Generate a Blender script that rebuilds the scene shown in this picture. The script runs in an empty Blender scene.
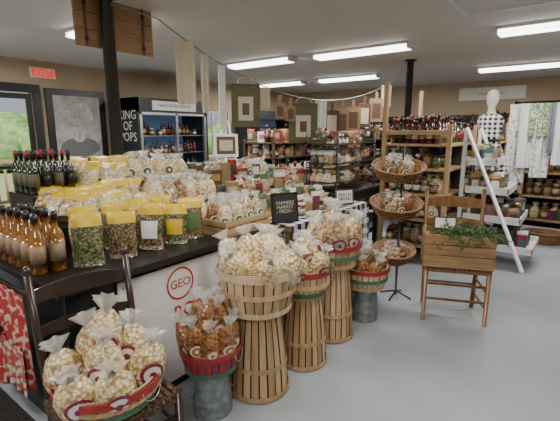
import bpy, math, random
from mathutils import Vector, Matrix
R=random.Random(7)
rad=math.radians
# ------------------------------------------------------------ materials
MATS={}
def mat(name,col,rough=.6,metal=0.,col2=None,kind='noise',scale=(20,20,20),bump=0.,coat=0.,emis=0.,alpha=1.,lo=.35,hi=.65,det=3):
    if name in MATS: return MATS[name]
    m=bpy.data.materials.new(name); m.use_nodes=True
    nt=m.node_tree; b=nt.nodes['Principled BSDF']
    b.inputs['Roughness'].default_value=rough; b.inputs['Metallic'].default_value=metal
    b.inputs['Base Color'].default_value=(*col,1)
    b.inputs['Coat Weight'].default_value=coat; b.inputs['Coat Roughness'].default_value=.15
    b.inputs['Alpha'].default_value=alpha
    if emis>0:
        b.inputs['Emission Color'].default_value=(*col,1); b.inputs['Emission Strength'].default_value=emis
    if kind in('noise','voronoi') :
        tc=nt.nodes.new('ShaderNodeTexCoord'); mp=nt.nodes.new('ShaderNodeMapping')
        mp.inputs['Scale'].default_value=scale if isinstance(scale,tuple) else (scale,)*3
        nt.links.new(tc.outputs['Object'],mp.inputs['Vector'])
        if kind=='noise':
            t=nt.nodes.new('ShaderNodeTexNoise'); t.inputs['Scale'].default_value=1; t.inputs['Detail'].default_value=det; out=t.outputs['Fac']
        else:
            t=nt.nodes.new('ShaderNodeTexVoronoi'); t.inputs['Scale'].default_value=1; out=t.outputs['Distance']
        nt.links.new(mp.outputs['Vector'],t.inputs['Vector'])
        rp=nt.nodes.new('ShaderNodeValToRGB')
        c2=col2 if col2 else tuple(c*.82 for c in col)
        rp.color_ramp.elements[0].position=lo; rp.color_ramp.elements[1].position=hi
        rp.color_ramp.elements[0].color=(*col,1); rp.color_ramp.elements[1].color=(*c2,1)
        nt.links.new(out,rp.inputs['Fac']); nt.links.new(rp.outputs['Color'],b.inputs['Base Color'])
        if bump>0:
            bp=nt.nodes.new('ShaderNodeBump'); bp.inputs['Strength'].default_value=bump; bp.inputs['Distance'].default_value=.01
            nt.links.new(out,bp.inputs['Height']); nt.links.new(bp.outputs['Normal'],b.inputs['Normal'])
    MATS[name]=m; return m
def gingham(name,ax,per,c0,c1):
    m=bpy.data.materials.new(name); m.use_nodes=True; nt=m.node_tree; b=nt.nodes['Principled BSDF']; b.inputs['Roughness'].default_value=.85
    tc=nt.nodes.new('ShaderNodeTexCoord'); sp=nt.nodes.new('ShaderNodeSeparateXYZ'); nt.links.new(tc.outputs['Object'],sp.inputs[0])
    outs=[]
    for a in ax:
        k=nt.nodes.new('ShaderNodeMath'); k.operation='MULTIPLY'; k.inputs[1].default_value=1/per; nt.links.new(sp.outputs[a],k.inputs[0])
        fr=nt.nodes.new('ShaderNodeMath'); fr.operation='FRACT'; nt.links.new(k.outputs[0],fr.inputs[0])
        g=nt.nodes.new('ShaderNodeMath'); g.operation='GREATER_THAN'; g.inputs[1].default_value=.5; nt.links.new(fr.outputs[0],g.inputs[0]); outs.append(g)
    s=nt.nodes.new('ShaderNodeMath'); s.operation='ADD'; nt.links.new(outs[0].outputs[0],s.inputs[0]); nt.links.new(outs[1].outputs[0],s.inputs[1])
    h=nt.nodes.new('ShaderNodeMath'); h.operation='MULTIPLY'; h.inputs[1].default_value=.5; nt.links.new(s.outputs[0],h.inputs[0])
    mx=nt.nodes.new('ShaderNodeMix'); mx.data_type='RGBA'; nt.links.new(h.outputs[0],mx.inputs['Factor'])
    mx.inputs['A'].default_value=(*c0,1); mx.inputs['B'].default_value=(*c1,1)
    nt.links.new(mx.outputs['Result'],b.inputs['Base Color']); return m

M=dict(
 floor=mat('painted_concrete',(.355,.385,.395),.46,col2=(.29,.32,.33),scale=1.6,lo=.3,hi=.7,det=8,bump=.02),
 ceil=mat('ceiling_paint',(.66,.64,.61),.8,col2=(.62,.60,.57),scale=.7),
 wall=mat('tan_wall',(.47,.365,.24),.8,col2=(.43,.33,.22),scale=2.),
 black=mat('black_paint',(.009,.009,.010),.32,col2=(.014,.013,.012),scale=6.),
 blackw=mat('black_wire',(.01,.01,.01),.4,kind='flat'),
 darkp=mat('added_dark_panel',(.05,.04,.032),.7,col2=(.035,.028,.022),scale=8.),  # for panels added behind shelf goods to darken the background
 wood=mat('pale_wood',(.52,.36,.20),.6,col2=(.38,.24,.12),scale=(40,40,3),bump=.1),
 woodh=mat('pale_wood_h',(.48,.32,.17),.6,col2=(.34,.21,.10),scale=(4,4,45),bump=.1),
 cratew=mat('crate_wood',(.34,.20,.09),.6,col2=(.22,.12,.05),scale=(4,4,45),bump=.1),
 slat=mat('basket_slat',(.62,.44,.25),.6,col2=(.48,.31,.16),scale=(45,45,3),bump=.1),
 slat2=mat('basket_slat_dark',(.50,.33,.17),.6,col2=(.36,.22,.10),scale=(45,45,3),bump=.1),
 slat3=mat('basket_slat_pale',(.72,.57,.38),.6,col2=(.58,.43,.25),scale=(45,45,3),bump=.1),
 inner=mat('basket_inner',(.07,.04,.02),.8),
 red=mat('red_rim',(.38,.03,.035),.5,col2=(.28,.02,.02)),
 green=mat('green_stain',(.08,.19,.10),.5,col2=(.05,.13,.07)),
 wicker=mat('wicker',(.46,.25,.10),.55,col2=(.18,.08,.03),kind='voronoi',scale=(70,70,90),bump=.6,lo=.2,hi=.6),
 galv=mat('galvanized_steel',(.33,.36,.37),.42,metal=.6,col2=(.22,.25,.26),kind='voronoi',scale=25.,lo=.2,hi=.7),
 dwood=mat('dark_chair_wood',(.035,.015,.009),.35,col2=(.022,.009,.005),scale=(20,20,4),coat=.3),
 cwood=mat('oak_chair_wood',(.27,.135,.05),.45,col2=(.17,.08,.027),scale=(30,30,5),coat=.2),
 weave=mat('woven_seat',(.16,.09,.04),.8,col2=(.05,.025,.012),kind='voronoi',scale=(60,60,60),bump=.8,lo=.2,hi=.6),
 pasta=mat('pasta_in_bag',(.90,.74,.45),.28,col2=(.40,.25,.09),kind='voronoi',scale=(58,58,58),bump=.9,coat=.5,lo=.3,hi=.8),
 cookie=mat('cookie_in_bag',(.64,.49,.29),.28,col2=(.28,.16,.07),kind='voronoi',scale=42.,bump=.7,coat=.5,lo=.25,hi=.7),
 puff=mat('popcorn_in_bag',(.80,.71,.51),.28,col2=(.50,.38,.20),kind='voronoi',scale=50.,bump=.7,coat=.5,lo=.2,hi=.7),
 snack=mat('snack_in_bag',(.44,.21,.07),.28,col2=(.14,.05,.02),kind='voronoi',scale=55.,bump=.6,coat=.5,lo=.25,hi=.75),
 nuts=mat('nuts_in_bag',(.30,.20,.09),.25,col2=(.06,.04,.02),kind='voronoi',scale=75.,bump=.6,coat=.6,lo=.2,hi=.7),
 peas=mat('veg_in_bag',(.24,.24,.10),.25,col2=(.05,.06,.02),kind='voronoi',scale=75.,bump=.6,coat=.6,lo=.2,hi=.7),
 plast=mat('clear_plastic',(.90,.87,.78),.15,kind='flat',coat=1.,alpha=.38),
 yellow=mat('yellow_label',(.76,.52,.04),.4,col2=(.62,.40,.02)),
 mustard=mat('mustard_pack',(.42,.28,.07),.5),
 white=mat('white_card',(.78,.77,.73),.6,col2=(.72,.71,.67)),
 whitep=mat('white_paint',(.76,.76,.75),.45,col2=(.70,.70,.69),scale=4.),
 maroon=mat('maroon_label',(.27,.02,.08),.4),
 orange=mat('orange_label',(.62,.20,.03),.4),
 oil=mat('amber_oil',(.30,.12,.015),.08,col2=(.20,.07,.008),coat=1.,scale=8.),
 dglass=mat('dark_green_glass',(.015,.03,.012),.08,coat=1.),
 sauce=mat('red_sauce',(.10,.014,.010),.1,coat=1.,col2=(.05,.008,.008)),
 sauce2=mat('brown_sauce',(.07,.025,.012),.1,coat=1.),
 honey=mat('honey_jar',(.30,.13,.025),.1,coat=1.),
 pickle=mat('pickle_jar',(.14,.15,.035),.1,coat=1.,col2=(.07,.09,.02),kind='voronoi',scale=60.),
 jam=mat('jam_jar',(.14,.02,.025),.1,coat=1.),
 peach=mat('peach_jar',(.40,.20,.06),.1,coat=1.),
 gold=mat('gold_lid',(.48,.34,.14),.35,metal=.9,kind='flat'),
 silver=mat('silver_lid',(.6,.6,.6),.3,metal=.9,kind='flat'),
 blue=mat('blue_pack',(.04,.08,.19),.4), teal=mat('teal_pack',(.06,.15,.16),.4),
 redp=mat('red_pack',(.32,.035,.03),.4), greenp=mat('green_pack',(.08,.15,.05),.4), cream=mat('cream_pack',(.50,.45,.34),.5),
 brown=mat('brown_pack',(.11,.06,.03),.5), tan=mat('tan_pack',(.30,.20,.11),.5), pink=mat('pink_pack',(.34,.19,.17),.5), 
 signred=mat('sign_red',(.55,.03,.03),.5),
 olive=mat('olive_canvas',(.13,.12,.06),.8), linen=mat('linen_cloth',(.62,.55,.42),.9,bump=.2,scale=120.),
 gray=mat('gray_cloth',(.20,.22,.24),.9), greencl=mat('green_print_cloth',(.14,.24,.08),.9,col2=(.6,.6,.5),scale=40.,lo=.5,hi=.56),
 bluecl=mat('printed_white_cloth',(.76,.75,.72),.9,col2=(.34,.34,.35),scale=26.,lo=.54,hi=.6),
 kraft=mat('kraft_wood_sign',(.36,.21,.10),.6,col2=(.27,.15,.07),scale=(6,6,60)),
 chalk=mat('chalkboard',(.018,.018,.02),.6), foliage=mat('evergreen_leaf',(.10,.17,.045),.6,col2=(.04,.085,.02),scale=60.),
 leafout=mat('tree_foliage',(.24,.38,.12),.8,col2=(.10,.19,.05),scale=4.,bump=.5), grass=mat('grass',(.32,.40,.16),.9,scale=3.),
 tube=mat('fluorescent_diffuser',(.98,1.,.97),.4,kind='flat',emis=7.), exitr=mat('exit_sign_red',(.8,.05,.03),.4,kind='flat',emis=.8),
 coolin=mat('cooler_back_glow',(.10,.20,.34),.5,kind='flat',emis=.25), coolb=mat('cooler_shell',(.025,.028,.032),.35),  # cooler back panel glows faintly, inside light put into its emission
 quilt=mat('floral_quilt',(.42,.03,.035),.9,col2=(.60,.42,.32),kind='voronoi',scale=30.,lo=.55,hi=.65),
 quilt2=mat('pale_quilt',(.13,.18,.24),.9,col2=(.50,.10,.09),kind='voronoi',scale=30.,lo=.3,hi=.6),
 quilt3=mat('cream_quilt',(.50,.54,.40),.9,col2=(.42,.06,.05),kind='voronoi',scale=30.,lo=.3,hi=.6),
 mat=mat('dark_sheet',(.03,.024,.02),.9,kind='voronoi',col2=(.015,.012,.01),scale=60.,bump=.4),  # dark textured colour of the thin floor sheet
 portrait=mat('portrait_print',(.46,.45,.42),.6,col2=(.27,.265,.25),scale=7.,lo=.35,hi=.65,det=8),
 beard=mat('portrait_hair',(.54,.53,.49),.6,col2=(.33,.32,.30),scale=(20,20,6)), skinp=mat('portrait_face',(.40,.38,.35),.6,col2=(.30,.285,.26),scale=12.),
 shade=mat('portrait_shade',(.16,.155,.15),.6),
 ging_f=gingham('gingham_front',(1,2),.10,(.006,.006,.007),(.72,.72,.70)),
 ging_t=gingham('gingham_top',(0,1),.10,(.006,.006,.007),(.72,.72,.70)),
 ging_s=gingham('gingham_small',(0,2),.06,(.004,.004,.005),(.75,.75,.73)),
)
# ------------------------------------------------------------ mesh builder
def TM(p,ang=0,tx=0,ty=0):
    return Matrix.Translation(Vector(p))@Matrix.Rotation(rad(ang),4,'Z')@Matrix.Rotation(rad(tx),4,'X')@Matrix.Rotation(rad(ty),4,'Y')
class MB:
    def __init__(s,name,origin=(0,0,0),G=None):
        s.name=name;s.o=Vector(origin);s.v=[];s.f=[];s.m=[];s.sm=[];s.mats=[];s.G=G
    def mi(s,m):
        if isinstance(m,str): m=M[m]
        if m not in s.mats: s.mats.append(m)
        return s.mats.index(m)
    def vert(s,p,T=None):
        p=Vector(p)
        if T is not None: p=T@p
        if s.G is not None: p=s.G@p
        s.v.append(p-s.o); return len(s.v)-1
    def face(s,idx,m,sm=False):
        d=[]
        for i in idx:
            if i not in d: d.append(i)
        if len(d)>2: s.f.append(d); s.m.append(s.mi(m)); s.sm.append(sm)
    def box(s,x0,x1,y0,y1,z0,z1,m,T=None):
        i=[s.vert((x,y,z),T) for z in(z0,z1) for x,y in((x0,y0),(x1,y0),(x1,y1),(x0,y1))]
        for q in((3,2,1,0),(4,5,6,7),(0,1,5,4),(1,2,6,5),(2,3,7,6),(3,0,4,7)): s.face([i[k] for k in q],m)
    def lathe(s,prof,T=None,n=12,sx=1,sy=1,ruf=None,smooth=True):
        rings=[]
        for k,(r,z,m) in enumerate(prof):
            if r<1e-6: a=s.vert((0,0,z),T); rings.append([a]*n)
            else:
                g=[]
                for i in range(n):
                    t=2*math.pi*i/n; rr=r*(ruf(t,k) if ruf else 1)
                    g.append(s.vert((rr*math.cos(t)*sx,rr*math.sin(t)*sy,z),T))
                rings.append(g)
        for k in range(len(prof)-1):
            m=prof[k][2]
            if m is None: continue
            for i in range(n):
                j=(i+1)%n; s.face([rings[k][i],rings[k][j],rings[k+1][j],rings[k+1][i]],m,smooth)
    def tube(s,pts,r,m,n=8,r2=None,T=None):
        pts=[Vector(p) for p in pts]; rings=[]
        for k,p in enumerate(pts):
            d=(pts[min(k+1,len(pts)-1)]-pts[max(k-1,0)]).normalized()
            a=Vector((0,0,1)) if abs(d.z)<.9 else Vector((1,0,0))
            u=d.cross(a).normalized(); w=d.cross(u)
            rr=r if r2 is None else r+(r2-r)*k/(len(pts)-1)
            rings.append([s.vert(p+(u*math.cos(2*math.pi*i/n)+w*math.sin(2*math.pi*i/n))*rr,T) for i in range(n)])
        for k in range(len(pts)-1):
            for i in range(n):
                j=(i+1)%n; s.face([rings[k][i],rings[k][j],rings[k+1][j],rings[k+1][i]],m,True)
        s.face(rings[0],m); s.face(rings[-1],m)
    def build(s,bevel=0,parent=None):
        me=bpy.data.meshes.new(s.name); me.from_pydata([tuple(v) for v in s.v],[],s.f)
        for m in s.mats: me.materials.append(m)
        me.polygons.foreach_set('material_index',s.m); me.polygons.foreach_set('use_smooth',s.sm); me.update()
        o=bpy.data.objects.new(s.name,me); o.location=s.o; bpy.context.scene.collection.objects.link(o)
        if parent: o.parent=parent; o.location=s.o-parent.location
        if bevel:
            b=o.modifiers.new('bevel','BEVEL'); b.width=bevel; b.segments=2; b.limit_method='ANGLE'; b.angle_limit=rad(50)
        return o
def text(parent,body,size,loc,ang,m,tx=90,name='lettering',ext=.001,align='CENTER'):
    c=bpy.data.curves.new(name,'FONT'); c.body=body; c.size=size; c.extrude=ext; c.align_x=align; c.align_y='CENTER'; c.resolution_u=2; c.space_line=.85
    t=bpy.data.objects.new('tmp',c); bpy.context.scene.collection.objects.link(t)
    me=bpy.data.meshes.new_from_object(t.evaluated_get(bpy.context.evaluated_depsgraph_get()))
    bpy.data.objects.remove(t); o=bpy.data.objects.new(name,me); bpy.context.scene.collection.objects.link(o)
    me.materials.clear(); me.materials.append(M[m]); o.parent=parent
    o.location=Vector(loc)-parent.location; o.rotation_euler=(rad(tx),0,rad(ang)); return o
# ------------------------------------------------------------ product shapes
def tied_bag(b,p,r,h,m,ang=45,tx=0,ty=0,label=None,band=None,face=None):
    T=TM(p,ang,tx,ty)
    if face is not None: T=T@Matrix.Rotation(rad(face-ang),4,'Z')
    ph=R.random()*6; k1=R.choice([5,6,7])
    pr=[(0,0,m),(.72,0,m),(.95,.10,m),(1,.24,m),(1.0,.42,m),(.90,.58,m),(.66,.71,m),(.28,.80,band or 'plast'),(.18,.83,'plast'),(.36,.90,'plast'),(.6,1.,'plast')]
    def ruf(t,k):
        if k>=7: return 1+.38*math.sin(k1*t+ph)+.12*math.sin(11*t+ph)
        return 1+.06*math.sin(3*t+ph+k)+.045*math.sin(7*t+ph*2+k*1.7)
    b.lathe([(q[0]*r,q[1]*h,q[2]) for k,q in enumerate(pr)],T,n=14,sx=1,sy=.8,ruf=ruf)
    if label:
        zc=h*.38; ri=r*.62
        for (mm,rr,off) in [(label[0],ri,.006),(label[1],ri*.74,.008),(label[0],ri*.3,.010)]:
            def P(a,q):
                x=rr*q*math.cos(a); z=rr*q*math.sin(a); return (x,-(.8*r*1.10*math.sqrt(max(0,1-(x/r)**2))*(1-.25*max(0,z/h-.05))+off),zc+z)
            ce=b.vert(P(0,0),T); n=14; r1=[b.vert(P(2*math.pi*i/n,.6),T) for i in range(n)]; r2=[b.vert(P(2*math.pi*i/n,1),T) for i in range(n)]
            for i in range(n):
                j=(i+1)%n; b.face([ce,r1[i],r1[j]],mm,True); b.face([r1[i],r2[i],r2[j],r1[j]],mm,True)
def pouch(b,p,w,h,d,m,head='yellow',ang=45,tx=0,hf=.25,label=None):
    T=TM(p,ang,tx); nx,nz=6,8; ph=R.random()*6
    g={}
    for sgn in(-1,1):
        for i in range(nx+1):
            for k in range(nz+1):
                x=(i/nx-.5); z=k/nz
                th=math.sqrt(max(0,1-(2*x)**2))*(.8+.6*z if z<.35 else max(0,1.01-((z-.35)/.65)**1.6))
                g[(sgn,i,k)]=b.vert((x*w*(1-.04*math.sin(z*9+ph)),sgn*(th*d/2+.0015)+.004*math.sin(x*14+z*9+ph),z*h),T)
    for sgn in(-1,1):
        for i in range(nx):
            for k in range(nz):
                mm=head if (k+1)/nz>1-hf+.01 else m
                if label and sgn<0 and 1<=i<nx-1 and 2<=k<nz-3: mm=label
                q=[g[(sgn,i,k)],g[(sgn,i+1,k)],g[(sgn,i+1,k+1)],g[(sgn,i,k+1)]]
                b.face(q if sgn<0 else q[::-1],mm,True)
    for k in range(nz):
        for i in(0,nx): b.face([g[(-1,i,k)],g[(1,i,k)],g[(1,i,k+1)],g[(-1,i,k+1)]],head if (k+1)/nz>1-hf+.01 else m)
    for i in range(nx):
        for k in(0,nz): b.face([g[(-1,i,k)],g[(-1,i+1,k)],g[(1,i+1,k)],g[(1,i,k)]],m if k==0 else head)
def bottle(b,p,r,h,m,lab='cream',cap='black',n=12,ang=0,tx=0):
    b.lathe([(0,0,m),(r*.93,0,m),(r,.03*h,m),(r,.18*h,lab),(r*1.03,.18*h,lab),(r*1.03,.48*h,lab),(r,.48*h,m),(r,.58*h,m),(r*.8,.66*h,m),(r*.4,.74*h,m),(r*.36,.86*h,cap),(r*.45,.86*h,cap),(r*.45,h,cap),(0,h,cap)],TM(p,ang,tx),n=n)
def jar(b,p,r,h,m,lab='white',lid='gold',n=10):
    b.lathe([(0,0,m),(r*.93,0,m),(r,.05*h,m),(r,.2*h,lab),(r*1.03,.2*h,lab),(r*1.03,.6*h,lab),(r,.6*h,m),(r,.74*h,m),(r*.84,.82*h,lid),(r*.9,.83*h,lid),(r*.9,h,lid),(0,h,lid)],TM(p),n=n)
def carton(b,p,w,d,h,m,lab,ang):
    T=TM(p,ang); b.box(-w/2,w/2,-d/2,d/2,0,h,m,T); b.box(-w*.38,w*.38,-d/2-.002,-d/2+.01,h*.3,h*.75,lab,T)
PK=['redp','greenp','cream','brown','tan','mustard','white','blue','teal','brown','maroon','pink','cream','tan','olive']
JM=['sauce','honey','pickle','jam','peach','sauce2','sauce']
def product(b,x,y,z,kind,sc=1,ang=90):
    a=ang+R.uniform(-14,14)
    if kind=='jar': jar(b,(x,y,z),.036*sc,R.choice([.1,.12,.14])*sc,R.choice(JM),R.choice(['white','cream','tan','greenp','cream']),R.choice(['gold','silver','black','brown','black']))
    elif kind=='bottle': bottle(b,(x,y,z),.032*sc,R.uniform(.2,.26)*sc,R.choice(['sauce','sauce2','sauce2','dglass','sauce']),R.choice(['cream','tan','brown','redp']),R.choice(['black','redp','black']),n=10)
    elif kind=='box': carton(b,(x,y,z),R.uniform(.07,.1)*sc,.05*sc,R.uniform(.1,.17)*sc,R.choice(PK),R.choice(PK),a)
    elif kind=='pouch': pouch(b,(x,y,z),.1*sc,.17*sc,.05*sc,R.choice(['snack','nuts','cookie','nuts','peas']),R.choice(['mustard','redp','white','greenp','brown','plast']),a,label=R.choice([None,'white','cream','tan']))
    elif kind=='bag': tied_bag(b,(x,y,z),.055*sc,.17*sc,R.choice(['pasta','cookie','puff','cookie','snack']),a,R.uniform(-6,6),label=R.choice([None,('white','orange'),('white','greenp'),None]))
def stock(b,x0,x1,y0,y1,z,kinds,st=.1,sc=1,ang=90,miss=.08,jz=0):
    y=y0+st/2
    while y<=y1-st/2+1e-4:
        k=R.choice(kinds); x=x0+st/2
        while x<=x1-st/2+1e-4:
            if R.random()>miss: product(b,x+R.uniform(-.01,.01),y+R.uniform(-.01,.01),z+.001+R.uniform(0,jz),R.choice(kinds) if R.random()<.3 else k,sc,ang)
            x+=st
        y+=st
# ------------------------------------------------------------ baskets
def bushel(b,c,r0,r1,h,n=26,slats=('slat','slat2','slat3'),bands=(),handles=True):
    x,y,z=c; T=TM(c)
    def rr(f): return r0+(r1-r0)*f+.012*math.sin(math.pi*f)
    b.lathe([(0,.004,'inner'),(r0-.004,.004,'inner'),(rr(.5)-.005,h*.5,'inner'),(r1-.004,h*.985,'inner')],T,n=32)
    b.lathe([(0,0,'slat2'),(r0,0,'slat2'),(r0,.015,None)],T,n=32)
    for i in range(n):
        a0=2*math.pi*(i+.06)/n; a1=2*math.pi*(i+.94)/n; mm=slats[R.randrange(len(slats))]; off=.002 if i%2 else .0045; dz=R.uniform(-.004,.003)
        g=[]
        for k in range(6):
            f=k/5
            g.append([b.vert(((rr(f)+off+(.0015 if j==1 else 0))*math.cos(a0+(a1-a0)*j/2),(rr(f)+off+(.0015 if j==1 else 0))*math.sin(a0+(a1-a0)*j/2),f*h+(dz if k==5 else 0)),T) for j in range(3)])
        for k in range(5):
            for j in range(2): b.face([g[k][j],g[k][j+1],g[k+1][j+1],g[k+1][j]],mm)
    for (f,bh,mm) in bands:
        zz=f*h; a=rr(max(0,min(1,f)))+.006; t=.005
        b.lathe([(a,zz-bh/2,mm),(a+t,zz-bh/2,mm),(a+t,zz+bh/2,mm),(a,zz+bh/2,mm),(a,zz-bh/2,mm)],T,n=40,smooth=False)
    a=r1-.006
    b.lathe([(a-.008,h-.028,'slat'),(a,h-.028,'slat'),(a,h+.004,'slat'),(a-.008,h+.004,'slat'),(a-.008,h-.028,'slat')],T,n=40,smooth=False)
    if handles:
        for s in(20,200):
            pts=[]
            for k in range(9):
                t=math.pi*k/8; al=rad(s)+.28*math.cos(t); rr2=r1+.018
                pts.append((rr2*math.cos(al),rr2*math.sin(al),h*.9-.055*math.sin(t)))
            b.tube(pts,.0025,'silver',n=5,T=T)
def heap(c,r,nb,bag,zt=0,tilt=22,nc=None):
    for i in range(nb):
        a=360*i/nb+R.uniform(-10,10); q=r*R.uniform(.9,1.08); px=c[0]+q*math.cos(rad(a)); py=c[1]+q*math.sin(rad(a))
        bag((px,py,c[2]+R.uniform(-.02,.03)),a+90,tilt+R.uniform(-14,12))
    nc=nc or (2 if nb<7 else 3)
    for i in range(nc):
        a=R.uniform(0,40)+i*360/nc; bag((c[0]+r*.42*math.cos(rad(a)),c[1]+r*.42*math.sin(rad(a)),c[2]+zt),45+R.uniform(-35,35),R.uniform(-14,14))
# ------------------------------------------------------------ room
X0,X1,Y0,Y1,H=-6.9,2.4,-2.6,10.,2.6
b=MB('floor'); b.box(X0-.15,X1+.15,Y0-.15,Y1+.15,-.1,0,'floor'); b.build()
b=MB('ceiling',(0,0,H)); b.box(X0-.15,X1+.15,Y0-.15,Y1+.15,H,H+.1,'ceil'); b.build()
b=MB('wall_left',(X0,0,0))
for y0,y1,z0,z1 in[(Y0,1.37,0,H),(1.37,2.83,2.12,H),(2.83,6.2,0,H),(6.2,7.1,2.0,H),(6.2,7.1,0,.95),(7.1,Y1,0,H)]: b.box(X0-.12,X0,y0,y1,z0,z1,'wall')
b.build()
b=MB('wall_back',(0,Y1,0)); b.box(X0-.12,X1+.12,Y1,Y1+.12,0,H,'wall'); b.build()
b=MB('wall_front',(0,Y0,0)); 
for x0,x1,z0,z1 in[(X0,-4,0,H),(-4,-1,0,.8),(-4,-1,2.1,H),(-1,X1,0,H)]: b.box(x0,x1,Y0-.12,Y0,z0,z1,'wall')
b.build()
b=MB('wall_right',(X1,0,0))
for y0,y1,z0,z1 in[(Y0,4.5,0,H),(4.5,8.5,0,.7),(4.5,8.5,2.2,H),(8.5,Y1,0,H)]: b.box(X1,X1+.12,y0,y1,z0,z1,'wall')
b.build()
b=MB('baseboard_left',(X0,0,0)); b.box(X0+.001,X0+.02,2.97,Y1-.03,0,.12,'black'); b.build()
b=MB('baseboard_back',(0,Y1,0)); b.box(X0+.03,X1-.01,Y1-.02,Y1-.001,0,.12,'wall'); b.build()
b=MB('door_1',(X0,2,0))
b.box(X0+.001,X0+.03,1.25,1.37,0,2.12,'black'); b.box(X0+.001,X0+.03,2.83,2.95,0,2.12,'black'); b.box(X0+.001,X0+.03,1.25,2.95,2.12,2.24,'black')
b.box(X0-.05,X0-.01,1.38,1.46,0.005,2.1,'black'); b.box(X0-.05,X0-.01,2.10,2.16,0.005,2.1,'black'); b.box(X0-.05,X0-.01,2.75,2.82,0.005,2.1,'black')
b.box(X0-.05,X0-.01,1.46,2.75,.005,.16,'black'); b.box(X0-.05,X0-.01,1.46,2.75,2.02,2.1,'black'); b.box(X0-.05,X0-.01,1.46,2.75,.98,1.03,'black')
b.build(.004)
b=MB('window_1',(X0,6.6,1.5))
for q in[(6.205,6.26,.955,1.995),(7.04,7.095,.955,1.995),(6.205,7.095,.955,1.0),(6.205,7.095,1.94,1.995),(6.63,6.67,1.0,1.94),(6.26,7.04,1.45,1.49)]: b.box(X0-.08,X0-.03,*q,'whitep')
b.build(.003)
b=MB('lawn'); b.box(-30,-7.15,-14,24,-.12,-.05,'grass'); b.build()
b=MB('tree_line',(-19,5,0))
for i in range(60):
    y=-9+i*.52; x=R.uniform(-20,-17.5); r=R.uniform(.8,1.25); z=r-.04; ph=R.random()*6
    b.lathe([(0,-r,'leafout'),(r*.6,-r*.8,'leafout'),(r*.95,-r*.3,'leafout'),(r,r*.2,'leafout'),(r*.7,r*.7,'leafout'),(0,r,'leafout')],TM((x,y,z)),n=12,ruf=lambda t,k:1+.15*math.sin(5*t+k*2+ph))
b.build()
b=MB('porch_railing',(-8.6,2,0))
for y in(-.5,1.1,2.7,4.3): b.box(-8.65,-8.55,y-.05,y+.05,-.05,2.7 if y in(1.1,4.3) else 1.05,'wood')
b.box(-8.64,-8.56,-.5,4.3,.95,1.02,'woodh'); b.box(-8.63,-8.57,-.5,4.3,.2,.26,'woodh')
for i in range(32): b.box(-8.615,-8.585,-.4+i*.15,-.36+i*.15,.26,.95,'wood')
b.build()
b=MB('exit_sign',(X0,3.0,2.42)); b.box(X0+.001,X0+.05,2.83,3.2,2.34,2.5,'white'); b.box(X0+.05,X0+.055,2.85,3.18,2.36,2.48,'exitr'); o=b.build(.004)
text(o,'EXIT',.12,(X0+.058,3.015,2.42),90,'white')
b=MB('framed_portrait',(X0,3.45,1.6))
b.box(X0+.03,X0+.07,3.0,3.98,.95,2.2,'black'); b.box(X0+.07,X0+.085,3.10,3.86,1.1,2.10,'portrait')
def disc(b,c,ry,rz,m,x,n=24,w=.02):
    ce=b.vert((x,c[0],c[1])); rg=[b.vert((x,c[0]+ry*math.cos(2*math.pi*i/n)*(1+w*math.sin(5*i)),c[1]+rz*math.sin(2*math.pi*i/n))) for i in range(n)]
    for i in range(n): b.face([ce,rg[i],rg[(i+1)%n]],m)
disc(b,(3.48,1.27),.34,.16,'shade',X0+.086); disc(b,(3.52,1.80),.21,.20,'beard',X0+.087,w=.05); disc(b,(3.46,1.73),.145,.21,'skinp',X0+.089); disc(b,(3.41,1.77),.022,.010,'shade',X0+.091); disc(b,(3.50,1.77),.022,.010,'shade',X0+.091)
disc(b,(3.44,1.70),.012,.045,'beard',X0+.091); disc(b,(3.46,1.615),.04,.008,'shade',X0+.093); disc(b,(3.47,1.50),.135,.14,'beard',X0+.092,w=.06)
b.build(.003)
# ------------------------------------------------------------ ceiling fixtures
LE=41
def fixture(x0,x1,y):
    b=MB('fluorescent_ceiling_light',((x0+x1)/2,y,H))
    b.box(x0,x1,y-.12,y+.12,H-.03,H-.001,'whitep')
    for k in(-1,1): b.box(x0+.02,x1-.02,y+k*.055-.04,y+k*.055+.04,H-.075,H-.031,'tube')
    b.box(x0,x0+.02,y-.12,y+.12,H-.08,H-.03,'whitep'); b.box(x1-.02,x1,y-.12,y+.12,H-.08,H-.03,'whitep')
    b.build(.004)
    l=bpy.data.lights.new('tube_light','AREA'); l.shape='RECTANGLE'; l.size=x1-x0-.05; l.size_y=.2; l.energy=LE; l.color=(1,.978,.94)
    o=bpy.data.objects.new('tube_light',l); o.location=((x0+x1)/2,y,H-.085); bpy.context.scene.collection.objects.link(o)
for (x0,x1,y) in[(-4.75,-3.53,5.0),(-3.2,-1.85,5.1),(-.9,.35,5.0),(-6.2,-5.0,7.5),(-4.6,-3.3,7.5),(-1.65,-.35,7.85),(-4.6,-3.4,2.4),(-1.5,-.2,1.9),(-3.6,-2.4,-.4),(-.6,.7,-.6),(-6.2,-5.0,1.6)]: fixture(x0,x1,y)
b=MB('trim_1',(0,0,H))
for q in[(-1.05,.2,3.5,3.53),(-1.05,.2,4.22,4.25),(-1.05,-1.02,3.5,4.25)]: b.box(*q,H-.015,H-.0005,'whitep')
b.build()
def pole(x,y,r): 
    b=MB('support_pole',(x,y,0)); b.lathe([(r*1.8,0.001,'black'),(r*1.8,.012,'black'),(r,.012,'black'),(r,H-.02,'black'),(r*1.8,H-.02,'black'),(r*1.8,H-.001,'black'),(0,H-.001,'black')],TM((x,y,0)),n=20); b.build()
pole(-3.18,1.93,.052); pole(-2.3,6.35,.05)
b=MB('hanging_wood_board',(-3.27,2.05,2.4))
for k in range(3): b.box(-3.275,-3.245,1.70,2.4,2.205+k*.128,2.329+k*.128,'kraft')
for y in(1.78,2.30): b.box(-3.244,-3.238,y-.012,y+.012,2.205,2.585,'brown')
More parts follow.
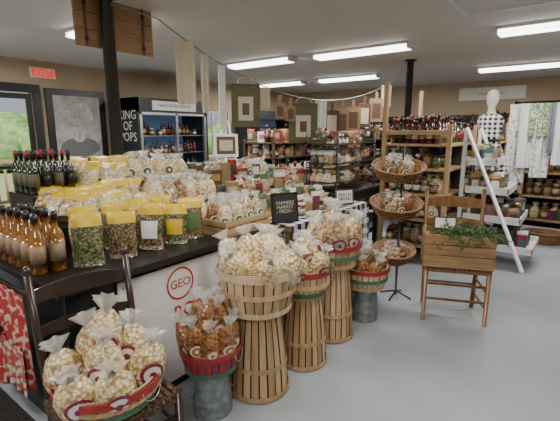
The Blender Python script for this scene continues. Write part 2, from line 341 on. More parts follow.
for y in(1.78,2.30):
    for z in(2.26,2.52): b.lathe([(.018,0,'blackw'),(.012,.008,'blackw'),(0,.01,'blackw')],TM((-3.238,y,z))@Matrix.Rotation(rad(90),4,'Y'),n=10)
b.build(.003)
A=Vector((-3.1,2.35,2.5)); B=Vector((-2.3,6.28,2.45))
def rope(t):
    p=A.lerp(B,t); p.z-=.56*4*t*(1-t); return p
b=MB('hanging_chain',(-2.7,4.2,2.0)); b.tube([(-3.12,1.93,2.52)]+[rope(t/30) for t in range(31)],.006,'galv',n=6); b.build()
def cloth(b,c,w,h,m,ang=60,fold=3,amp=.012,flare=0):
    T=TM(c,ang); nx,nz=14,10; ph=R.random()*6; g=[[b.vert(((i/nx-.5)*w*(1+flare*k/nz),amp*math.sin(fold*2*math.pi*i/nx+ph)*(0.4+k/nz),-k/nz*h+.004*math.sin(i*1.3)),T) for k in range(nz+1)] for i in range(nx+1)]
    for i in range(nx):
        for k in range(nz): b.face([g[i][k],g[i+1][k],g[i+1][k+1],g[i][k+1]],m,True)
def rp(y): return rope((y-A.y)/(B.y-A.y))
for y,w,h,m in[(2.60,.17,.56,'linen'),(2.80,.07,.54,'linen'),(2.99,.06,.62,'whitep'),(3.52,.12,.22,'linen'),(4.40,.14,.32,'whitep'),(5.75,.15,.30,'linen')]:
    p=rp(y); b=MB('hanging_tea_towel',p); cloth(b,(p.x,p.y,p.z-.01),w,h,m,50,2,.006); cloth(b,(p.x-.012,p.y,p.z-.01),w*.95,h*.92,m,50,2,.006); b.build()
for y,w,h,f,i_ in[(3.27,.30,.44,'olive','linen'),(4.10,.34,.46,'olive','linen')]:
    p=rp(y); b=MB('hanging_canvas_bag',p); T=TM((p.x,p.y,p.z),42)
    b.box(-w/2,w/2,-.012,.012,-h-.06,-.06,f,T); b.box(-w*.26,w*.26,-.016,-.0121,-h*.85-.06,-.06-h*.3,i_,T); b.box(-w*.12,w*.12,-.018,-.0161,-h*.72-.06,-.06-h*.45,'brown',T); b.box(-w/2,w/2,-.015,.015,-.08,-.06,'brown',T)
    b.tube([(-w*.3,0,-.06),(-w*.2,0,-.01),(0,0,.006),(w*.2,0,-.01),(w*.3,0,-.06)],.006,'linen',T=T,n=6); b.build(.003)
for k,y in enumerate([3.74,4.60,4.80,5.02,5.26,5.52,3.9]):
    p=rp(y); b=MB('hanging_cutting_board',p); T=TM((p.x,p.y,p.z),42); w=.17+.02*(k%2); h=.32 if k%6 else .17
    if k%6==0: w=.11
    mm=['kraft','brown','tan'][k%3]
    b.box(-w/2,w/2,-.009,.009,-h-.12,-.12,mm,T); b.box(-.018,.018,-.009,.009,-.12,-.03,mm,T); b.tube([(0,0,-.04),(0,0,0)],.003,'brown',T=T,n=5); b.box(-w*.32,w*.32,-.012,-.0091,-h*.85-.12,-.12-h*.2,['brown','linen','brown'][k%3],T); b.build(.004)
# ------------------------------------------------------------ counter and goods
b=MB('store_counter',(-2.45,1.55,0))
b.box(-3.05,-1.86,.8,2.34,0,.81,'black'); b.box(-3.1,-1.80,.75,2.36,.81,.85,'black')
for y in(.8,1.30,1.82,2.28): b.box(-1.86,-1.85,y,y+.05,.03,.8,'black')
b.build(.004)
b=MB('dark_floor_sheet',(-2.5,.4,0)); b.box(-3.2,-1.93,.0,.74,.001,.012,'mat'); b.build(.003)  # thin dark sheet laid over the floor beside the counter end
b=MB('hanging_banner',(-1.84,1.45,.4)); b.box(-1.848,-1.842,1.06,1.95,.06,.78,'white')
for y in(1.09,1.92): b.lathe([(.012,0,'silver'),(.005,.002,'silver')],TM((-1.841,y,.75))@Matrix.Rotation(rad(90),4,'Y'),n=10)
for i in range(40):
    a0,a1=2*math.pi*i/40,2*math.pi*(i+1)/40
    q=[b.vert((-1.8405,1.46+rr*math.cos(a),.66+rr*math.sin(a))) for rr,a in((.10,a0),(.10,a1),(.088,a1),(.088,a0))]; b.face(q,'signred')
o=b.build()
text(o,'GEO',.075,(-1.840,1.46,.66),90,'signred'); text(o,'BOILED\nPEANUTS',.12,(-1.840,1.40,.43),90,'signred',align='LEFT'); text(o,'CAJUN REGULAR',.04,(-1.840,1.60,.27),90,'greenp')
b=MB('display_riser',(-2.7,1.7,.85)); b.box(-2.70,-2.37,1.05,2.33,.851,1.0,'black'); b.box(-3.08,-2.70,1.05,2.33,.851,1.15,'black'); b.build(.004)
b=MB('amber_oil_bottles',(-2.2,.87,.85))
for i in range(5):
    for j in range(2): bottle(b,(-2.50+i*.098+j*.02,.81+j*.085,.851),.036,.30+.01*R.random(),'oil','tan','black',16)
b.build()
b=MB('snack_pouches',(-2.05,1.3,.85))
for k,(y,mm) in enumerate([(1.02,'peas'),(1.21,'nuts'),(1.40,'nuts'),(1.57,'peas'),(1.72,'nuts')]):
    pouch(b,(-2.02+.012*(k%2),y,.852),.145,[.28,.26,.28,.25,.27][k],.07,mm,'yellow',46+R.uniform(-18,18),-4,.2,['peas','nuts','white','yellow','greenp'][k])
for k in range(4): pouch(b,(-2.22,1.10+.17*k,.852),.14,.28,.07,R.choice(['nuts','puff','peas']),'yellow',50+R.uniform(-25,25),-5,.2)
b.build()
b=MB('yellow_top_bags',(-2.55,1.3,1.0))
for i in range(3):
    for j in range(6): pouch(b,(-2.42-.10*i,1.10+.10*j+R.uniform(-.02,.02),1.004+R.uniform(0,.04)+.02*i),.17,.185+.01*i,.12,R.choice(['puff','cookie','puff']),'yellow',60+R.uniform(-40,40),-38+R.uniform(-18,14),.34)
for i in range(3):
    for j in range(4): pouch(b,(-2.76-.10*i,1.42+.10*j,1.154+R.uniform(0,.03)+.015*i),.16,.185,.12,'puff','yellow',60+R.uniform(-40,40),-36+R.uniform(-16,12),.34)
b.build()
b=MB('dark_oil_bottles',(-2.9,1.2,1.15))
for i in range(4):
    for j in range(4): bottle(b,(-2.76-.08*i,1.09+.075*j,1.152),.031,.27,'dglass','black' if j%2 else 'olive','redp' if i%2 else 'black',10)
b.build()
def wick(b,T,r0,r1,h):
    b.lathe([(0,.0,'wicker'),(r0,.0,'wicker'),(r0*1.08,h*.25,'wicker'),(r1,h,'wicker'),(r1-.012,h,'wicker'),(r0*.98,.02,'wicker'),(0,.02,'wicker')],T,n=28,sx=1.15,sy=.9)
    for k in range(5):
        f=k/4; q=r0*1.02+(r1-r0)*f+.004; pts=[(q*1.15*math.cos(t*math.pi/12),q*.9*math.sin(t*math.pi/12),f*h) for t in range(25)]
        b.tube(pts,.007 if k<4 else .011,'wicker',T=T,n=6)
b=MB('round_wicker_basket',(-2.8,.9,.86)); wick(b,TM((-2.80,.895,.855),0),.10,.135,.09); b.build()
b=MB('brown_bread_bags',(-2.8,.9,.9))
for k in range(6): tied_bag(b,(-2.80+.06*math.cos(k*1.05),.895+.05*math.sin(k*1.05),.878),.05,.19,R.choice(['snack','nuts','snack']),45+R.uniform(-30,30),R.uniform(-8,8))
b.build()
b=MB('cookie_bags',(-2.6,2.0,1.0))
for i in range(3):
    for j in range(5): tied_bag(b,(-2.78-.12*i,1.84+.105*j+.02*(i%2),1.152),.065,.20+R.uniform(0,.05),R.choice(['puff','cookie','pasta','cookie']),55+R.uniform(-30,30),R.uniform(-16,16),R.uniform(-10,10),label=('white','greenp') if R.random()<.25 else None)
for i in range(3):
    for j in range(6): tied_bag(b,(-2.43-.11*i,1.74+.103*j+.02*(i%2),1.002),.065,.20+R.uniform(0,.04),R.choice(['puff','cookie','pasta','puff','snack']),55+R.uniform(-30,30),R.uniform(-16,16),R.uniform(-10,10),label=('white','orange') if R.random()<.3 else None)
for i in range(2):
    for j in range(5): tied_bag(b,(-2.17-.105*i,1.83+.105*j,.852),.058,.22,R.choice(['puff','cookie','pasta','snack']),55+R.uniform(-30,30),R.uniform(-8,8),label=('white','greenp') if R.random()<.4 else None)
b.build()
b=MB('wooden_produce_crate',(-1.95,2.1,.85))
b.box(-2.1,-1.83,1.84,2.32,.851,.862,'woodh')
for k in range(2):
    z=.868+k*.05
    b.box(-1.84,-1.83,1.84,2.32,z,z+.04,'woodh'); b.box(-2.1,-2.09,1.84,2.32,z,z+.04,'woodh'); b.box(-2.09,-1.84,1.84,1.85,z,z+.04,'woodh'); b.box(-2.09,-1.84,2.31,2.32,z,z+.04,'woodh')
for x in(-2.085,-1.86):
    for y in(1.855,2.29): b.box(x,x+.018,y,y+.018,.862,.96,'wood')
b.build(.002)
b=MB('cracker_bags',(-1.95,2.1,.9))
for i in range(2):
    for j in range(4): tied_bag(b,(-1.91-.105*i,1.91+.115*j,.863),.054,.25,R.choice(['cookie','snack','pasta','puff']),60+R.uniform(-20,20),R.uniform(-7,7),label=('white','greenp'))
b.build()
b=MB('gingham_display_table',(-2.4,3.05,0))
b.box(-3.08,-1.70,2.40,3.68,.80,.845,'wood')
for x in(-3.02,-1.8):
    for y in(2.46,3.58): b.box(x,x+.05,y,y+.05,0,.8,'wood')
b.box(-3.1,-1.68,2.385,3.70,.845,.85,'ging_t')
n=52; pr=[]
for i in range(n+1):
    y=2.385+1.315*i/n; pr.append((b.vert((-1.68,y,.85)),b.vert((-1.672+.010*math.sin(i*.9),y,.6)),b.vert((-1.665+.018*math.sin(i*.9),y,.25))))
for i in range(n):
    for k in(0,1): b.face([pr[i][k],pr[i][k+1],pr[i+1][k+1],pr[i+1][k]],'ging_f',True)
b.box(-3.1,-1.68,3.695,3.70,.25,.85,'ging_s')
b.build()
b=MB('market_chalkboard_sign',(-1.84,2.47,.86)); T=TM((-1.80,2.46,.852),62,-8)
b.box(-.105,.105,-.008,.008,0,.225,'chalk',T); 
for q in[(-.11,-.098,0,.23),(.098,.11,0,.23)]: b.box(q[0],q[1],-.012,.012,q[2],q[3],'black',T)
b.box(-.11,.11,-.012,.012,-.0,.012,'black',T); b.box(-.11,.11,-.012,.012,.22,.23,'black',T); b.tube([(0,.012,.17),(0,.08,.012)],.006,'black',T=T,n=6)
o=b.build()
t=text(o,'FARMERS\nMARKET\n- FRESH -',.038,(0,0,0),0,'cream'); t.matrix_local=Matrix.Translation(-o.location)@T@Matrix.Translation((0,-.0105,.12))@Matrix.Rotation(rad(90),4,'X')
b=MB('price_sign',(-1.8,3.42,.86)); T=TM((-1.80,3.42,.852),60,-8)
b.box(-.10,.10,-.006,.006,0,.15,'brown',T); b.box(-.085,.085,-.008,-.006,.015,.135,'white',T); b.tube([(0,.006,.12),(0,.06,.006)],.005,'brown',T=T,n=6)
o=b.build(); t=text(o,'PEACH\nBREAD',.045,(0,0,0),0,'black'); t.matrix_local=Matrix.Translation(-o.location)@T@Matrix.Translation((0,-.0095,.075))@Matrix.Rotation(rad(90),4,'X')
b=MB('tiered_wood_riser',(-2.8,3.05,.85)); b.box(-2.62,-2.32,2.45,3.62,.851,.95,'wood'); b.box(-3.05,-2.62,2.45,3.62,.851,1.05,'wood'); ri=b.build(.004)
b=MB('assorted_snack_packs',(-2.4,3.05,.85))
stock(b,-3.03,-2.63,2.47,3.6,1.05,['bag','pouch','box','bag'],.115,1.25,60,.05)
stock(b,-2.61,-2.33,2.47,3.6,.95,['bag','pouch','jar','box'],.115,1.15,60,.05)
stock(b,-2.31,-2.0,2.42,3.6,.85,['pouch','bag','box','bag'],.11,1.05,60,.05)
stock(b,-1.98,-1.72,2.70,3.3,.85,['jar','pouch','box','bag'],.095,.9,60,.05)
b.build(0,ri)
# ------------------------------------------------------------ baskets in aisle
def stand(x,y,rb,rt,h):
    b=MB('inverted_peach_basket',(x,y,0)); T=TM((x,y,0)); n=22
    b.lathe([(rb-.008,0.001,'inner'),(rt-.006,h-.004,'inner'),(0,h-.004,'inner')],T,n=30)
    for i in range(n):
        a0=2*math.pi*(i+.09)/n; a1=2*math.pi*(i+.91)/n; mm=R.choice(['slat','slat2','slat2','slat']); g=[]
        for k in range(5):
            f=k/4; q=rb+(rt-rb)*f+.008*math.sin(math.pi*f)+(0 if i%2 else .003)
            g.append([b.vert((q*math.cos(a0+(a1-a0)*j/2),q*math.sin(a0+(a1-a0)*j/2),.001+f*(h-.001)),T) for j in range(3)])
        for k in range(4):
            for j in range(2): b.face([g[k][j],g[k][j+1],g[k+1][j+1],g[k+1][j]],mm)
    for f in(.04,.36,.97):
        q=rb+(rt-rb)*f+.010; zz=f*h; b.lathe([(q,zz-.012,'slat2'),(q+.005,zz-.012,'slat2'),(q+.003,zz+.012,'slat2'),(q-.002,zz+.012,'slat2')],T,n=36,smooth=False)
    b.lathe([(rt+.004,h-.01,'slat'),(rt+.004,h,'slat'),(0,h,'slat')],T,n=30,smooth=False)
    b.build()
def bucket(x,y,r,h):
    b=MB('galvanized_bucket',(x,y,0)); T=TM((x,y,0))
    b.lathe([(r,0.001,'galv'),(r*.98,.02,'galv'),(r*.97,h*.3,'galv'),(r*.985,h*.32,'galv'),(r*.96,h*.34,'galv'),(r*.92,h*.66,'galv'),(r*.935,h*.68,'galv'),(r*.91,h*.7,'galv'),(r*.86,h-.004,'galv'),(r*.86,h,'galv'),(0,h,'galv')],T,n=32)
    for s in(60,240): 
        pts=[((r*.95+.015*math.sin(math.pi*k/6))*math.cos(rad(s)+.25*math.cos(math.pi*k/6)),(r*.95+.015*math.sin(math.pi*k/6))*math.sin(rad(s)+.25*math.cos(math.pi*k/6)),h*.55-.04*math.sin(math.pi*k/6)) for k in range(7)]
        b.tube(pts,.004,'galv',T=T,n=6)
    b.build()
def fillbags(name,c,r,nb,m,rr,h,label,zt=.03,tilt=20,nc=None,pl=.75):
    b=MB(name,c)
    heap(c,r,nb,lambda p,a,t: tied_bag(b,p,rr*R.uniform(.9,1.08),h*R.uniform(.9,1.12),R.choice(m),a,t,R.uniform(-12,12),label=label if R.random()<pl else None,face=58+R.uniform(-30,30)),zt,tilt,nc)
    b.build()
bx,by=-1.46,1.72
stand(bx,by,.178,.128,.525)
b=MB('bushel_basket',(bx,by,.525)); bushel(b,(bx,by,.526),.182,.230,.26,bands=[(.07,.03,'slat3'),(.52,.028,'slat'),(.93,.04,'slat3')]); b.build()
fillbags('pasta_bags',(bx,by,.70),.130,8,['pasta'],.086,.25,('plast','cream'),.07,24,3,.25)
stand(-1.41,2.13,.158,.115,.50)
b=MB('bushel_basket',(-1.41,2.13,.50)); bushel(b,(-1.41,2.13,.501),.135,.172,.17,bands=[(.1,.03,'green'),(.45,.028,'slat'),(.93,.035,'red')]); b.build()
fillbags('pasta_bags',(-1.41,2.13,.58),.085,6,['pasta','pasta','cookie'],.072,.25,('maroon','cream'),.08,18,3,.35)
stand(-1.43,2.56,.158,.115,.57)
b=MB('bushel_basket',(-1.43,2.56,.57)); bushel(b,(-1.43,2.56,.571),.15,.195,.17,bands=[(.1,.03,'slat'),(.5,.028,'green'),(.93,.035,'red')]); b.build()
fillbags('chip_bags',(-1.43,2.56,.65),.105,7,['cookie','pasta','cookie'],.078,.30,('maroon','cream'),.09,16,3,.7)
bucket(-1.36,2.97,.125,.28)
b=MB('bushel_basket',(-1.36,2.97,.28)); bushel(b,(-1.36,2.97,.281),.145,.195,.18,bands=[(.12,.03,'slat'),(.5,.028,'green'),(.93,.035,'red')]); b.build()
fillbags('pecan_bags',(-1.36,2.97,.38),.10,8,['nuts','cookie','snack'],.062,.21,('maroon','white'),.05,14,3,.6)
gx,gy=-1.53,1.395
bucket(gx,gy,.112,.27)
b=MB('bushel_basket',(gx,gy,.27)); bushel(b,(gx,gy,.271),.125,.158,.13,slats=('maroon','red','maroon'),bands=[(.12,.03,'green'),(.93,.03,'red')]); b.build()
b=MB('cheese_cracker_bags',(gx,gy,.35))
for k in range(8):
    a=360*k/8+R.uniform(-8,8); tied_bag(b,(gx+.095*math.cos(rad(a)),gy+.095*math.sin(rad(a)),.32+R.uniform(0,.03)),.055,.27,'snack',a+90,16+R.uniform(-8,8),0,[('white','orange'),('orange','white'),('white','brown')][k%3],face=60+R.uniform(-20,20))
for k in range(5): tied_bag(b,(gx+.045*math.cos(k*1.26),gy+.045*math.sin(k*1.26),.43+R.uniform(0,.03)),.054,.26,'snack',50+R.uniform(-25,25),R.uniform(-12,12),0,[('orange','white'),('white','orange')][k%2],face=60)
b.build()
# ------------------------------------------------------------ chairs
def chair(name,x,y,ang,wd,w,d,sz,ht,seat,ns=3,sh=.055):
    b=MB(name,(x,y,0),TM((x,y,0),ang))
    for s in(-1,1):
        b.tube([(s*w/2,-d/2,0.001),(s*w/2,-d/2,sz+.015)],.015,wd,r2=.02)
        b.tube([(s*w*.44,d/2+.02,0.001),(s*w*.46,d/2,sz),(s*w*.48,d/2+.02,sz+.25),(s*w*.49,d/2+.07,ht)],.019,wd,r2=.016)
        b.lathe([(.016,0,wd),(.02,.015,wd),(.012,.035,wd),(0,.04,wd)],TM((s*w*.49,d/2+.07,ht-.004)),n=10)
        for z in(.14,.28): b.tube([(s*w/2,-d/2,z),(s*w*.45,d/2+.01,z)],.010,wd)
    for z in(.2,.33): b.tube([(-w/2,-d/2,z),(w/2,-d/2,z)],.011,wd)
    b.tube([(-w*.45,d/2+.01,.22),(w*.45,d/2+.01,.22)],.010,wd)
    for k in range(ns):
        z=sz+.14+(ht-sz-.23)*k/(ns-1); hh=sh if k<ns-1 else sh*1.35; f=(z-sz)/(ht-sz); yy=d/2+.07*f; ww=w*.47; g=[]
        for i in range(9):
            u=i/8*2-1; yo=.022*(1-u*u); zz=hh*(1-.25*u*u)
            g.append([b.vert((u*ww,yy+yo-.006,z-hh/2)),b.vert((u*ww,yy+yo+.006,z-hh/2)),b.vert((u*ww,yy+yo+.006,z-hh/2+zz)),b.vert((u*ww,yy+yo-.006,z-hh/2+zz))])
        for i in range(8):
            for q in range(4): b.face([g[i][q],g[i][(q+1)%4],g[i+1][(q+1)%4],g[i+1][q]],wd)
    b.box(-w/2-.01,w/2+.01,-d/2-.01,d/2-.01,sz-.03,sz+.01,seat)
    for k in range(14): 
        u=-w/2+w*(k+.5)/14; b.tube([(u,-d/2-.012,sz-.005),(u,-d/2,sz+.012),(u,d/2-.015,sz+.012)],.009,seat,n=5)
    return b.build()
chair('ladderback_chair',-1.50,.80,82,'dwood',.42,.36,.43,.97,'weave',3)
cx,cy,cz=-1.49,.785,.452
b=MB('bushel_basket',(cx,cy,cz)); bushel(b,(cx,cy,cz),.165,.203,.10,bands=[(.18,.028,'green'),(.55,.015,'slat2'),(.90,.03,'red')]); b.build()
b=MB('pasta_bags',(cx,cy,.48))
for dx,dy,dz,rr,h,ta,tt in[(.11,-.03,0,.082,.22,60,16),(.08,.11,0,.080,.25,140,12),(.03,-.13,0,.080,.21,10,16),(-.10,-.10,.0,.078,.26,300,12),(-.12,.04,.0,.080,.31,270,8),(-.02,.12,.02,.078,.28,180,6),(.01,-.02,.04,.080,.26,40,6),(-.05,.00,.10,.078,.31,80,2)]:
    tied_bag(b,(cx+dx,cy+dy,.47+dz),rr,h,'pasta',ta,tt,R.uniform(-8,8),label=('maroon','white'),face=62+R.uniform(-22,22))
b.build()
chx,chy,cha=-.785,3.47,22
chair('ladderback_chair',chx,chy,cha,'cwood',.47,.36,.46,1.03,'cwood',3,.07)
G=TM((chx+.02,chy-.06,.484),cha)
b=MB('wooden_crate',(chx,chy-.06,.484),G)
b.box(-.26,.26,-.16,.12,0,.012,'woodh')
for k in range(3):
    z=.014+.086*k
    for yy in(-.16,.11): b.box(-.26,.26,yy,yy+.012,z,z+.078,'cratew')
    for xx in(-.26,.248): b.box(xx,xx+.012,-.148,.11,z,z+.078,'cratew')
for xx in(-.248,.228):
    for yy in(-.148,.09): b.box(xx,xx+.02,yy,yy+.02,.012,.28,'wood')
b.build(.002)
b=MB('evergreen_garland',(chx,chy,.7),G)
for k in range(120):
    px,py=R.uniform(-.12,.25),R.uniform(-.15,.08); a=R.uniform(0,6.28); L=R.uniform(.08,.18)
    d=Vector((math.cos(a)*.9+.35,math.sin(a)*.6-.5,R.uniform(-.45,.45))).normalized(); p0=Vector((px,py,.265+R.uniform(0,.03)))
    pts=[p0+d*L*t+Vector((0,0,-.05*t*t)) for t in(0,.33,.66,1)]
    b.tube(pts,.002,'foliage',n=4)
    for q in range(14):
        t=q/13; c=p0+d*L*t+Vector((0,0,-.05*t*t)); v=Vector((R.uniform(-1,1),R.uniform(-1,1),R.uniform(-.6,1))).normalized()*.030; s=v.cross(d).normalized()*.006
        i=[b.vert(c),b.vert(c+v*.5+s),b.vert(c+v),b.vert(c+v*.5-s)]; b.face(i,'foliage')
b.build()
b=MB('handwritten_sign',(chx,chy,.7),G); T=TM((-.10,-.02,.28),0,-12); b.box(-.085,.085,-.003,.003,0,.10,'brown',T); b.box(-.075,.075,-.005,-.003,.01,.09,'white',T); b.tube([(0,.003,-.2),(0,.003,.05)],.004,'brown',T=T,n=5); b.build()
# ------------------------------------------------------------ wicker basket stand
sx,sy=-1.30,3.55
b=MB('wicker_basket_stand',(sx,sy,0))
b.tube([(sx,sy,.02),(sx,sy,1.42)],.011,'blackw')
for a in range(0,360,90): b.tube([(sx,sy,.06),(sx+.15*math.cos(rad(a)),sy+.15*math.sin(rad(a)),.01)],.008,'blackw')
tiers=[(1.15,.15,.195),(.82,.15,.195),(.38,.12,.16)]
for z,r0,r1 in tiers:
    T=TM((sx-.04,sy-.02,z),35,20); wick(b,T,r0,r1,.10)
    b.tube([(sx,sy,z+.03),(sx+.04,sy-.05,z-.02)],.008,'blackw')
ws=b.build()
b=MB('bread_loaf_packs',(sx,sy,.8))
for z,r0,r1 in tiers:
    T=TM((sx-.04,sy-.02,z),35,20)
    for k in range(9):
        a=k*40; q=T@Vector((r0*.62*math.cos(rad(a)) if k<8 else 0,r0*.5*math.sin(rad(a)) if k<8 else 0,.024)); 
        if z>.5: tied_bag(b,q,.052,.15,R.choice(['cookie','snack','nuts','puff']),40+R.uniform(-20,20),14,label=('white','maroon') if k%2 else None)
        else: tied_bag(b,q,.042,.12,R.choice(['cookie','snack']),40,14,label=('redp','white'))
b.build(0,ws)
# ------------------------------------------------------------ wood shelving unit
b=MB('wooden_shelving_unit',(-1.6,5.3,0))
for x in(-2.0,-1.25):
    for y in(4.70,5.95): b.box(x,x+.05,y,y+.05,0.001,2.1 if x<-1.5 else 1.62,'wood')
ZS=[.2,.52,.82,1.12,1.40]
for z in ZS: b.box(-1.99,-1.21,4.72,5.98,z-.03,z,'woodh')
for y in(4.70,5.95): b.box(-2.0,-1.2,y+.01,y+.03,1.50,1.55,'woodh')
b.box(-1.95,-1.25,5.42,5.44,.0,1.38,'darkp')  # added dark panel, deepens the tone behind the jars
su=b.build(.003)
b=MB('sauce_bottles',(-1.6,5.3,1.4)); stock(b,-1.93,-1.26,4.76,5.92,1.40,['bottle','bottle','bottle'],.085,1.3,20,.03)
b.build(0,su)
b=MB('jarred_preserves',(-1.6,5.3,.8))
for z in ZS[:-1]: stock(b,-1.93,-1.26,4.77,5.4,z,['jar','jar','box','bag'],.10,1.3,20,.05)
b.build(0,su)
# ------------------------------------------------------------ white stair display
b=MB('white_display_rack',(-.8,5.4,0))
for y in(5.0,5.75):
    b.tube([(-.42,y,0.012),(-1.12,y,1.58)],.024,'whitep',n=4); b.box(-1.14,-1.10,y-.02,y+.02,0.001,1.55,'whitep')
TR=[.2,.52,.84,1.16]
for z in TR:
    xf=-.42-.45*z+.16; b.box(-1.09,xf,5.03,5.72,z,z+.015,'whitep'); b.box(xf-.015,xf,5.03,5.72,z+.015,z+.08,'whitep'); b.box(-1.09,xf,5.03,5.045,z+.015,z+.08,'whitep'); b.box(-1.09,xf,5.705,5.72,z+.015,z+.08,'whitep')
wr=b.build(.003)
b=MB('boxed_gift_goods',(-.8,5.4,.6))
for z in TR: stock(b,-1.06,-.42-.45*z+.13,5.06,5.69,z+.016,['box','jar','box','pouch'],.105,1.25,40,.03)
b.build(0,wr)
# ------------------------------------------------------------ mannequin with gingham apron dress, garment rack
RY=6.10
mx_,my_=-1.06,6.0
b=MB('dress_form_mannequin',(mx_,my_,0)); T=TM((mx_,my_,0))
b.lathe([(.17,.001,'blackw'),(.17,.015,'blackw'),(.015,.03,'blackw'),(.015,1.15,'blackw')],T,n=20)
b.lathe([(0,1.2,'linen'),(.10,1.21,'linen'),(.13,1.28,'linen'),(.105,1.42,'linen'),(.13,1.58,'linen'),(.15,1.68,'linen'),(.12,1.74,'linen'),(.05,1.78,'linen'),(.042,1.84,'linen'),(.05,1.86,'linen'),(.072,1.92,'linen'),(.078,1.98,'linen'),(.06,2.05,'linen'),(0,2.08,'linen')],T,n=24,sy=.72)
ph=1.3; g='ging_s'
b.lathe([(.245,.92,g),(.22,1.12,g),(.17,1.28,g),(.122,1.42,g),(.145,1.58,g),(.16,1.68,g),(.128,1.735,g),(.075,1.765,g)],T,n=40,sy=.74,ruf=lambda t,k:1+(.10*math.sin(9*t+ph) if k<3 else 0))
b.lathe([(.126,1.40,'black'),(.126,1.44,'black')],T,n=24,sy=.78)
b.build()
b=MB('garment_rack',(-.55,RY,0))
for x in(-.80,.0): b.tube([(x,RY,.03),(x,RY,1.92)],.014,'blackw'); b.tube([(x,RY-.22,.02),(x,RY+.25,.02)],.014,'blackw')
b.tube([(-.80,RY,1.9),(.0,RY,1.9)],.014,'blackw'); gr=b.build()
for x,m,w,h,yo in[(-.74,'bluecl',.24,1.0,0),(-.62,'whitep',.24,.80,-.03),(-.52,'greencl',.20,.40,-.06),(-.47,'bluecl',.24,.92,0),(-.36,'gray',.14,.6,-.03),(-.27,'whitep',.2,.75,0)]:
    b=MB('printed_tea_towel',(x,RY,1.8)); cloth(b,(x,RY-.02+yo,1.88),w,h,m,R.uniform(15,35),2.5,.018)
    b.build(0,gr)
# ------------------------------------------------------------ beverage coolers
b=MB('beverage_cooler',(-6.5,4.85,0)); x0,x1,y0,y1=-6.87,-6.10,4.12,5.70
b.box(x0,x1,y0,y0+.04,0.001,2.1,'coolb'); b.box(x0,x1,y1-.04,y1,0.001,2.1,'coolb'); b.box(x0,x1,y0,y1,0.001,.2,'coolb'); b.box(x0,x1,y0,y1,1.86,2.1,'coolb'); b.box(x0,x0+.04,y0,y1,.2,1.86,'coolin')
for y in(y0+.04,y0+.8,y1-.09): b.box(x1-.05,x1,y,y+.05,.2,1.86,'silver')
b.box(x1-.05,x1,y0+.04,y1-.04,.2,.24,'silver'); b.box(x1-.05,x1,y0+.04,y1-.04,1.82,1.86,'silver'); b.box(x1,x1+.01,y0+.3,y1-.3,1.9,2.06,'white')
for z in(.5,.82,1.14,1.46): b.box(x0+.04,x1-.08,y0+.04,y1-.04,z-.012,z,'silver')
for y in(y0+.74,y0+.87): b.tube([(x1+.02,y,.8),(x1+.02,y,1.3)],.01,'silver')
for z in(.2,.5,.82,1.14,1.46): stock(b,x1-.32,x1-.12,y0+.08,y1-.08,z+.001,['bottle','bottle','jar'],.09,.95,90,.3)
o=b.build()
text(o,'KING\nOF\nPOPS',.22,(-6.40,y0-.004,1.62),0,'white'); text(o,'FARM FRESH DRINKS',.08,(x1+.012,(y0+y1)/2,1.98),90,'brown')
b=MB('beverage_cooler',(-6.5,8.1,0)); y0,y1=7.3,8.9
b.box(x0,x1,y0,y1,0.001,.2,'coolb'); b.box(x0,x1,y0,y0+.04,0.001,2.,'coolb'); b.box(x0,x1,y1-.04,y1,0.001,2.,'coolb'); b.box(x0,x1,y0,y1,1.8,2.0,'coolb'); b.box(x0,x0+.04,y0,y1,.2,1.8,'coolin')
for z in(.2,.6,1.,1.4): b.box(x0+.04,x1-.08,y0+.04,y1-.04,z-.012,z,'silver'); stock(b,x1-.3,x1-.1,y0+.08,y1-.08,z+.001,['bottle','jar'],.09,1,90)
b.build()
# ------------------------------------------------------------ background tables and shelves
def table(x0,x1,y0,y1,h,top='wood',nm='display_table'):
    b=MB(nm,((x0+x1)/2,(y0+y1)/2,0)); b.box(x0,x1,y0,y1,h-.04,h,top); b.box(x0+.04,x1-.04,y0+.04,y1-.04,h-.14,h-.04,'black')
    for x in(x0+.03,x1-.09):
        for y in(y0+.03,y1-.09): b.box(x,x+.06,y,y+.06,0.001,h-.04,'black')
    b.box(x0+.05,x1-.05,y0+.05,y1-.05,.22,.25,'black'); return b.build(.004)
tb=table(-3.3,-2.12,3.95,5.1,.85,'black')
b=MB('wire_jar_rack',(-2.7,4.5,.85))
for x in(-2.62,-2.22):
    for y in(4.0,5.0): b.tube([(x,y,.851),(x,y,1.52)],.008,'blackw',n=6)
for z in(.9,1.12,1.34):
    for x in(-2.62,-2.52,-2.42,-2.32,-2.22): b.tube([(x,4.0,z),(x,5.0,z)],.006,'blackw',n=5)
    for zz in(z,z+.06):
        for x in(-2.62,-2.22): b.tube([(x,4.0,zz),(x,5.0,zz)],.008,'blackw',n=5)
        for y in(4.0,5.0): b.tube([(-2.62,y,zz),(-2.22,y,zz)],.008,'blackw',n=5)
jr=b.build()
b=MB('jarred_preserves',(-2.4,4.5,1.1))
for z in(.908,1.128,1.348): stock(b,-2.6,-2.24,4.03,4.97,z,['jar','pouch','bag'] if z<1.2 else ['jar','pouch'],.095,1.15,60,.1)
b.build(0,jr)
b=MB('assorted_groceries',(-3,4.5,.85)); stock(b,-3.28,-2.68,3.97,5.08,.85,['box','pouch','bag','bottle'],.12,1.5,60,.04); b.build(0,tb)
tb=table(-4.75,-3.75,2.6,4.6,.80,'black'); b=MB('assorted_groceries',(-4.2,3.6,.8)); stock(b,-4.7,-3.8,2.65,4.15,.80,['box','pouch','bag','bag','jar'],.14,1.7,60,.05); b.build(0,tb)
b=MB('easel_sign',(-4.3,4.4,.8)); T=TM((-4.3,4.38,.802),50,-8)
for s in(-1,1): b.tube([(s*.2,0,0),(s*.04,0,.9)],.014,'whitep',T=T,n=6)
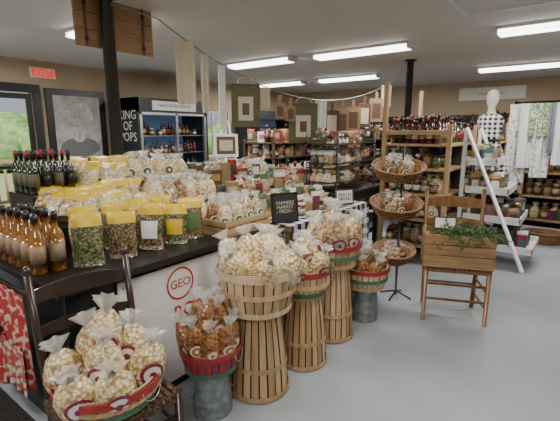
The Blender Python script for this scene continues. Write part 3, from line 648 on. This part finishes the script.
b.tube([(0,.2,0.03),(0,0,.85)],.012,'whitep',T=T,n=6); b.box(-.18,.18,-.03,-.015,.36,.70,'white',T); b.box(-.14,.14,-.033,-.030,.40,.66,'brown',T); b.box(-.10,.10,-.036,-.033,.45,.61,'cream',T); b.build(.002)
def gondola(x0,x1,y0,y1,zs,top,nm='stocked_store_shelf',kinds=('box','jar','pouch','bottle'),mt='brown',st=.115,sc=1.35,ang=45,miss=.05,back='y'):
    b=MB(nm,((x0+x1)/2,(y0+y1)/2,0))
    for x in(x0,x1-.04):
        for y in(y0,y1-.04): b.box(x,x+.04,y,y+.04,0.001,top,mt)
    for z in zs: b.box(x0,x1,y0,y1,z-.025,z,mt)
    b.box(x0+.04,x1-.04,y1-.03,y1-.02,.05,top-.01,'darkp')  # added dark panels on two sides, put in to darken the background
    b.box(x0+.012,x0+.022,y0+.04,y1-.04,.05,top-.01,'darkp')
    p=b.build(.003); b=MB('assorted_groceries',((x0+x1)/2,(y0+y1)/2,.5))
    for z in zs: stock(b,x0+.05,x1-.05,y0+.05,y1-.05,z,list(kinds),st,sc,ang,miss)
    b.build(0,p)
gondola(-3.5,-2.75,5.6,7.2,[.4,.75,1.1,1.42],1.5,kinds=('box','jar','bottle','bag'))
gondola(-4.9,-4.2,5.4,7.2,[.4,.75,1.1,1.35],1.4)
gondola(-2.0,-1.2,7.0,8.6,[.3,.65,1.0,1.35],1.7,mt='wood')
gondola(-5.6,-3.6,9.45,9.9,[.3,.7,1.1,1.5],1.9,mt='wood')
gondola(-3.4,-2.0,9.45,9.9,[.3,.7,1.1,1.5],1.9,mt='brown')
gondola(-1.8,.6,9.45,9.9,[.3,.65,1.0,1.35,1.65],1.92,mt='brown',kinds=('box','bottle','jar'),miss=.1)
gondola(-.75,.15,7.0,7.5,[.25,.6,.95],1.2,mt='wood',kinds=('box','jar','bag'))
b=MB('wall_sign',(-1.8,9.95,2.3)); b.box(-2.45,-1.15,9.95,9.995,2.2,2.47,'white'); o=b.build(.003); text(o,'country produce',.08,(-1.8,9.945,2.335),0,'tan')
b=MB('round_wicker_basket',(-.05,6.6,0)); wick(b,TM((-.35,6.62,.012)),.17,.21,.14); b.build()
b=MB('hanging_quilt',(-2.3,.7,.8)); 
b.tube([(-2.75,.70,.80),(-1.95,.70,.80)],.012,'blackw'); 
for x in(-2.7,-2.0): b.tube([(x,.70,.80),(x,.748,.80)],.008,'blackw',n=6)
cloth(b,(-2.20,.685,.80),.34,.50,'quilt',0,4,.014); cloth(b,(-2.52,.68,.80),.32,.60,'quilt2',0,3,.014); cloth(b,(-2.16,.665,.52),.26,.24,'quilt3',0,3,.01); cloth(b,(-2.42,.66,.60),.24,.36,'quilt',0,3,.01); b.build()
# ------------------------------------------------------------ world, camera
w=bpy.data.worlds.new('sky'); bpy.context.scene.world=w; w.use_nodes=True; nt=w.node_tree
bg=nt.nodes['Background']; sk=nt.nodes.new('ShaderNodeTexSky'); sk.sky_type='HOSEK_WILKIE'; sk.turbidity=8; sk.sun_direction=(.3,-.4,.85)
nt.links.new(sk.outputs[0],bg.inputs[0]); bg.inputs[1].default_value=3.0
s=bpy.data.lights.new('sun','SUN'); s.energy=7; s.angle=.1; so=bpy.data.objects.new('sun',s); so.rotation_euler=(rad(25),rad(35),0); so.location=(-10,0,8); bpy.context.scene.collection.objects.link(so)
c=bpy.data.cameras.new('camera'); c.sensor_width=36; c.lens=25.97; c.clip_start=.05; co=bpy.data.objects.new('camera',c)
co.location=(0,0,1.55); co.rotation_euler=(rad(90-11.2),0,rad(37)); bpy.context.scene.collection.objects.link(co); bpy.context.scene.camera=co
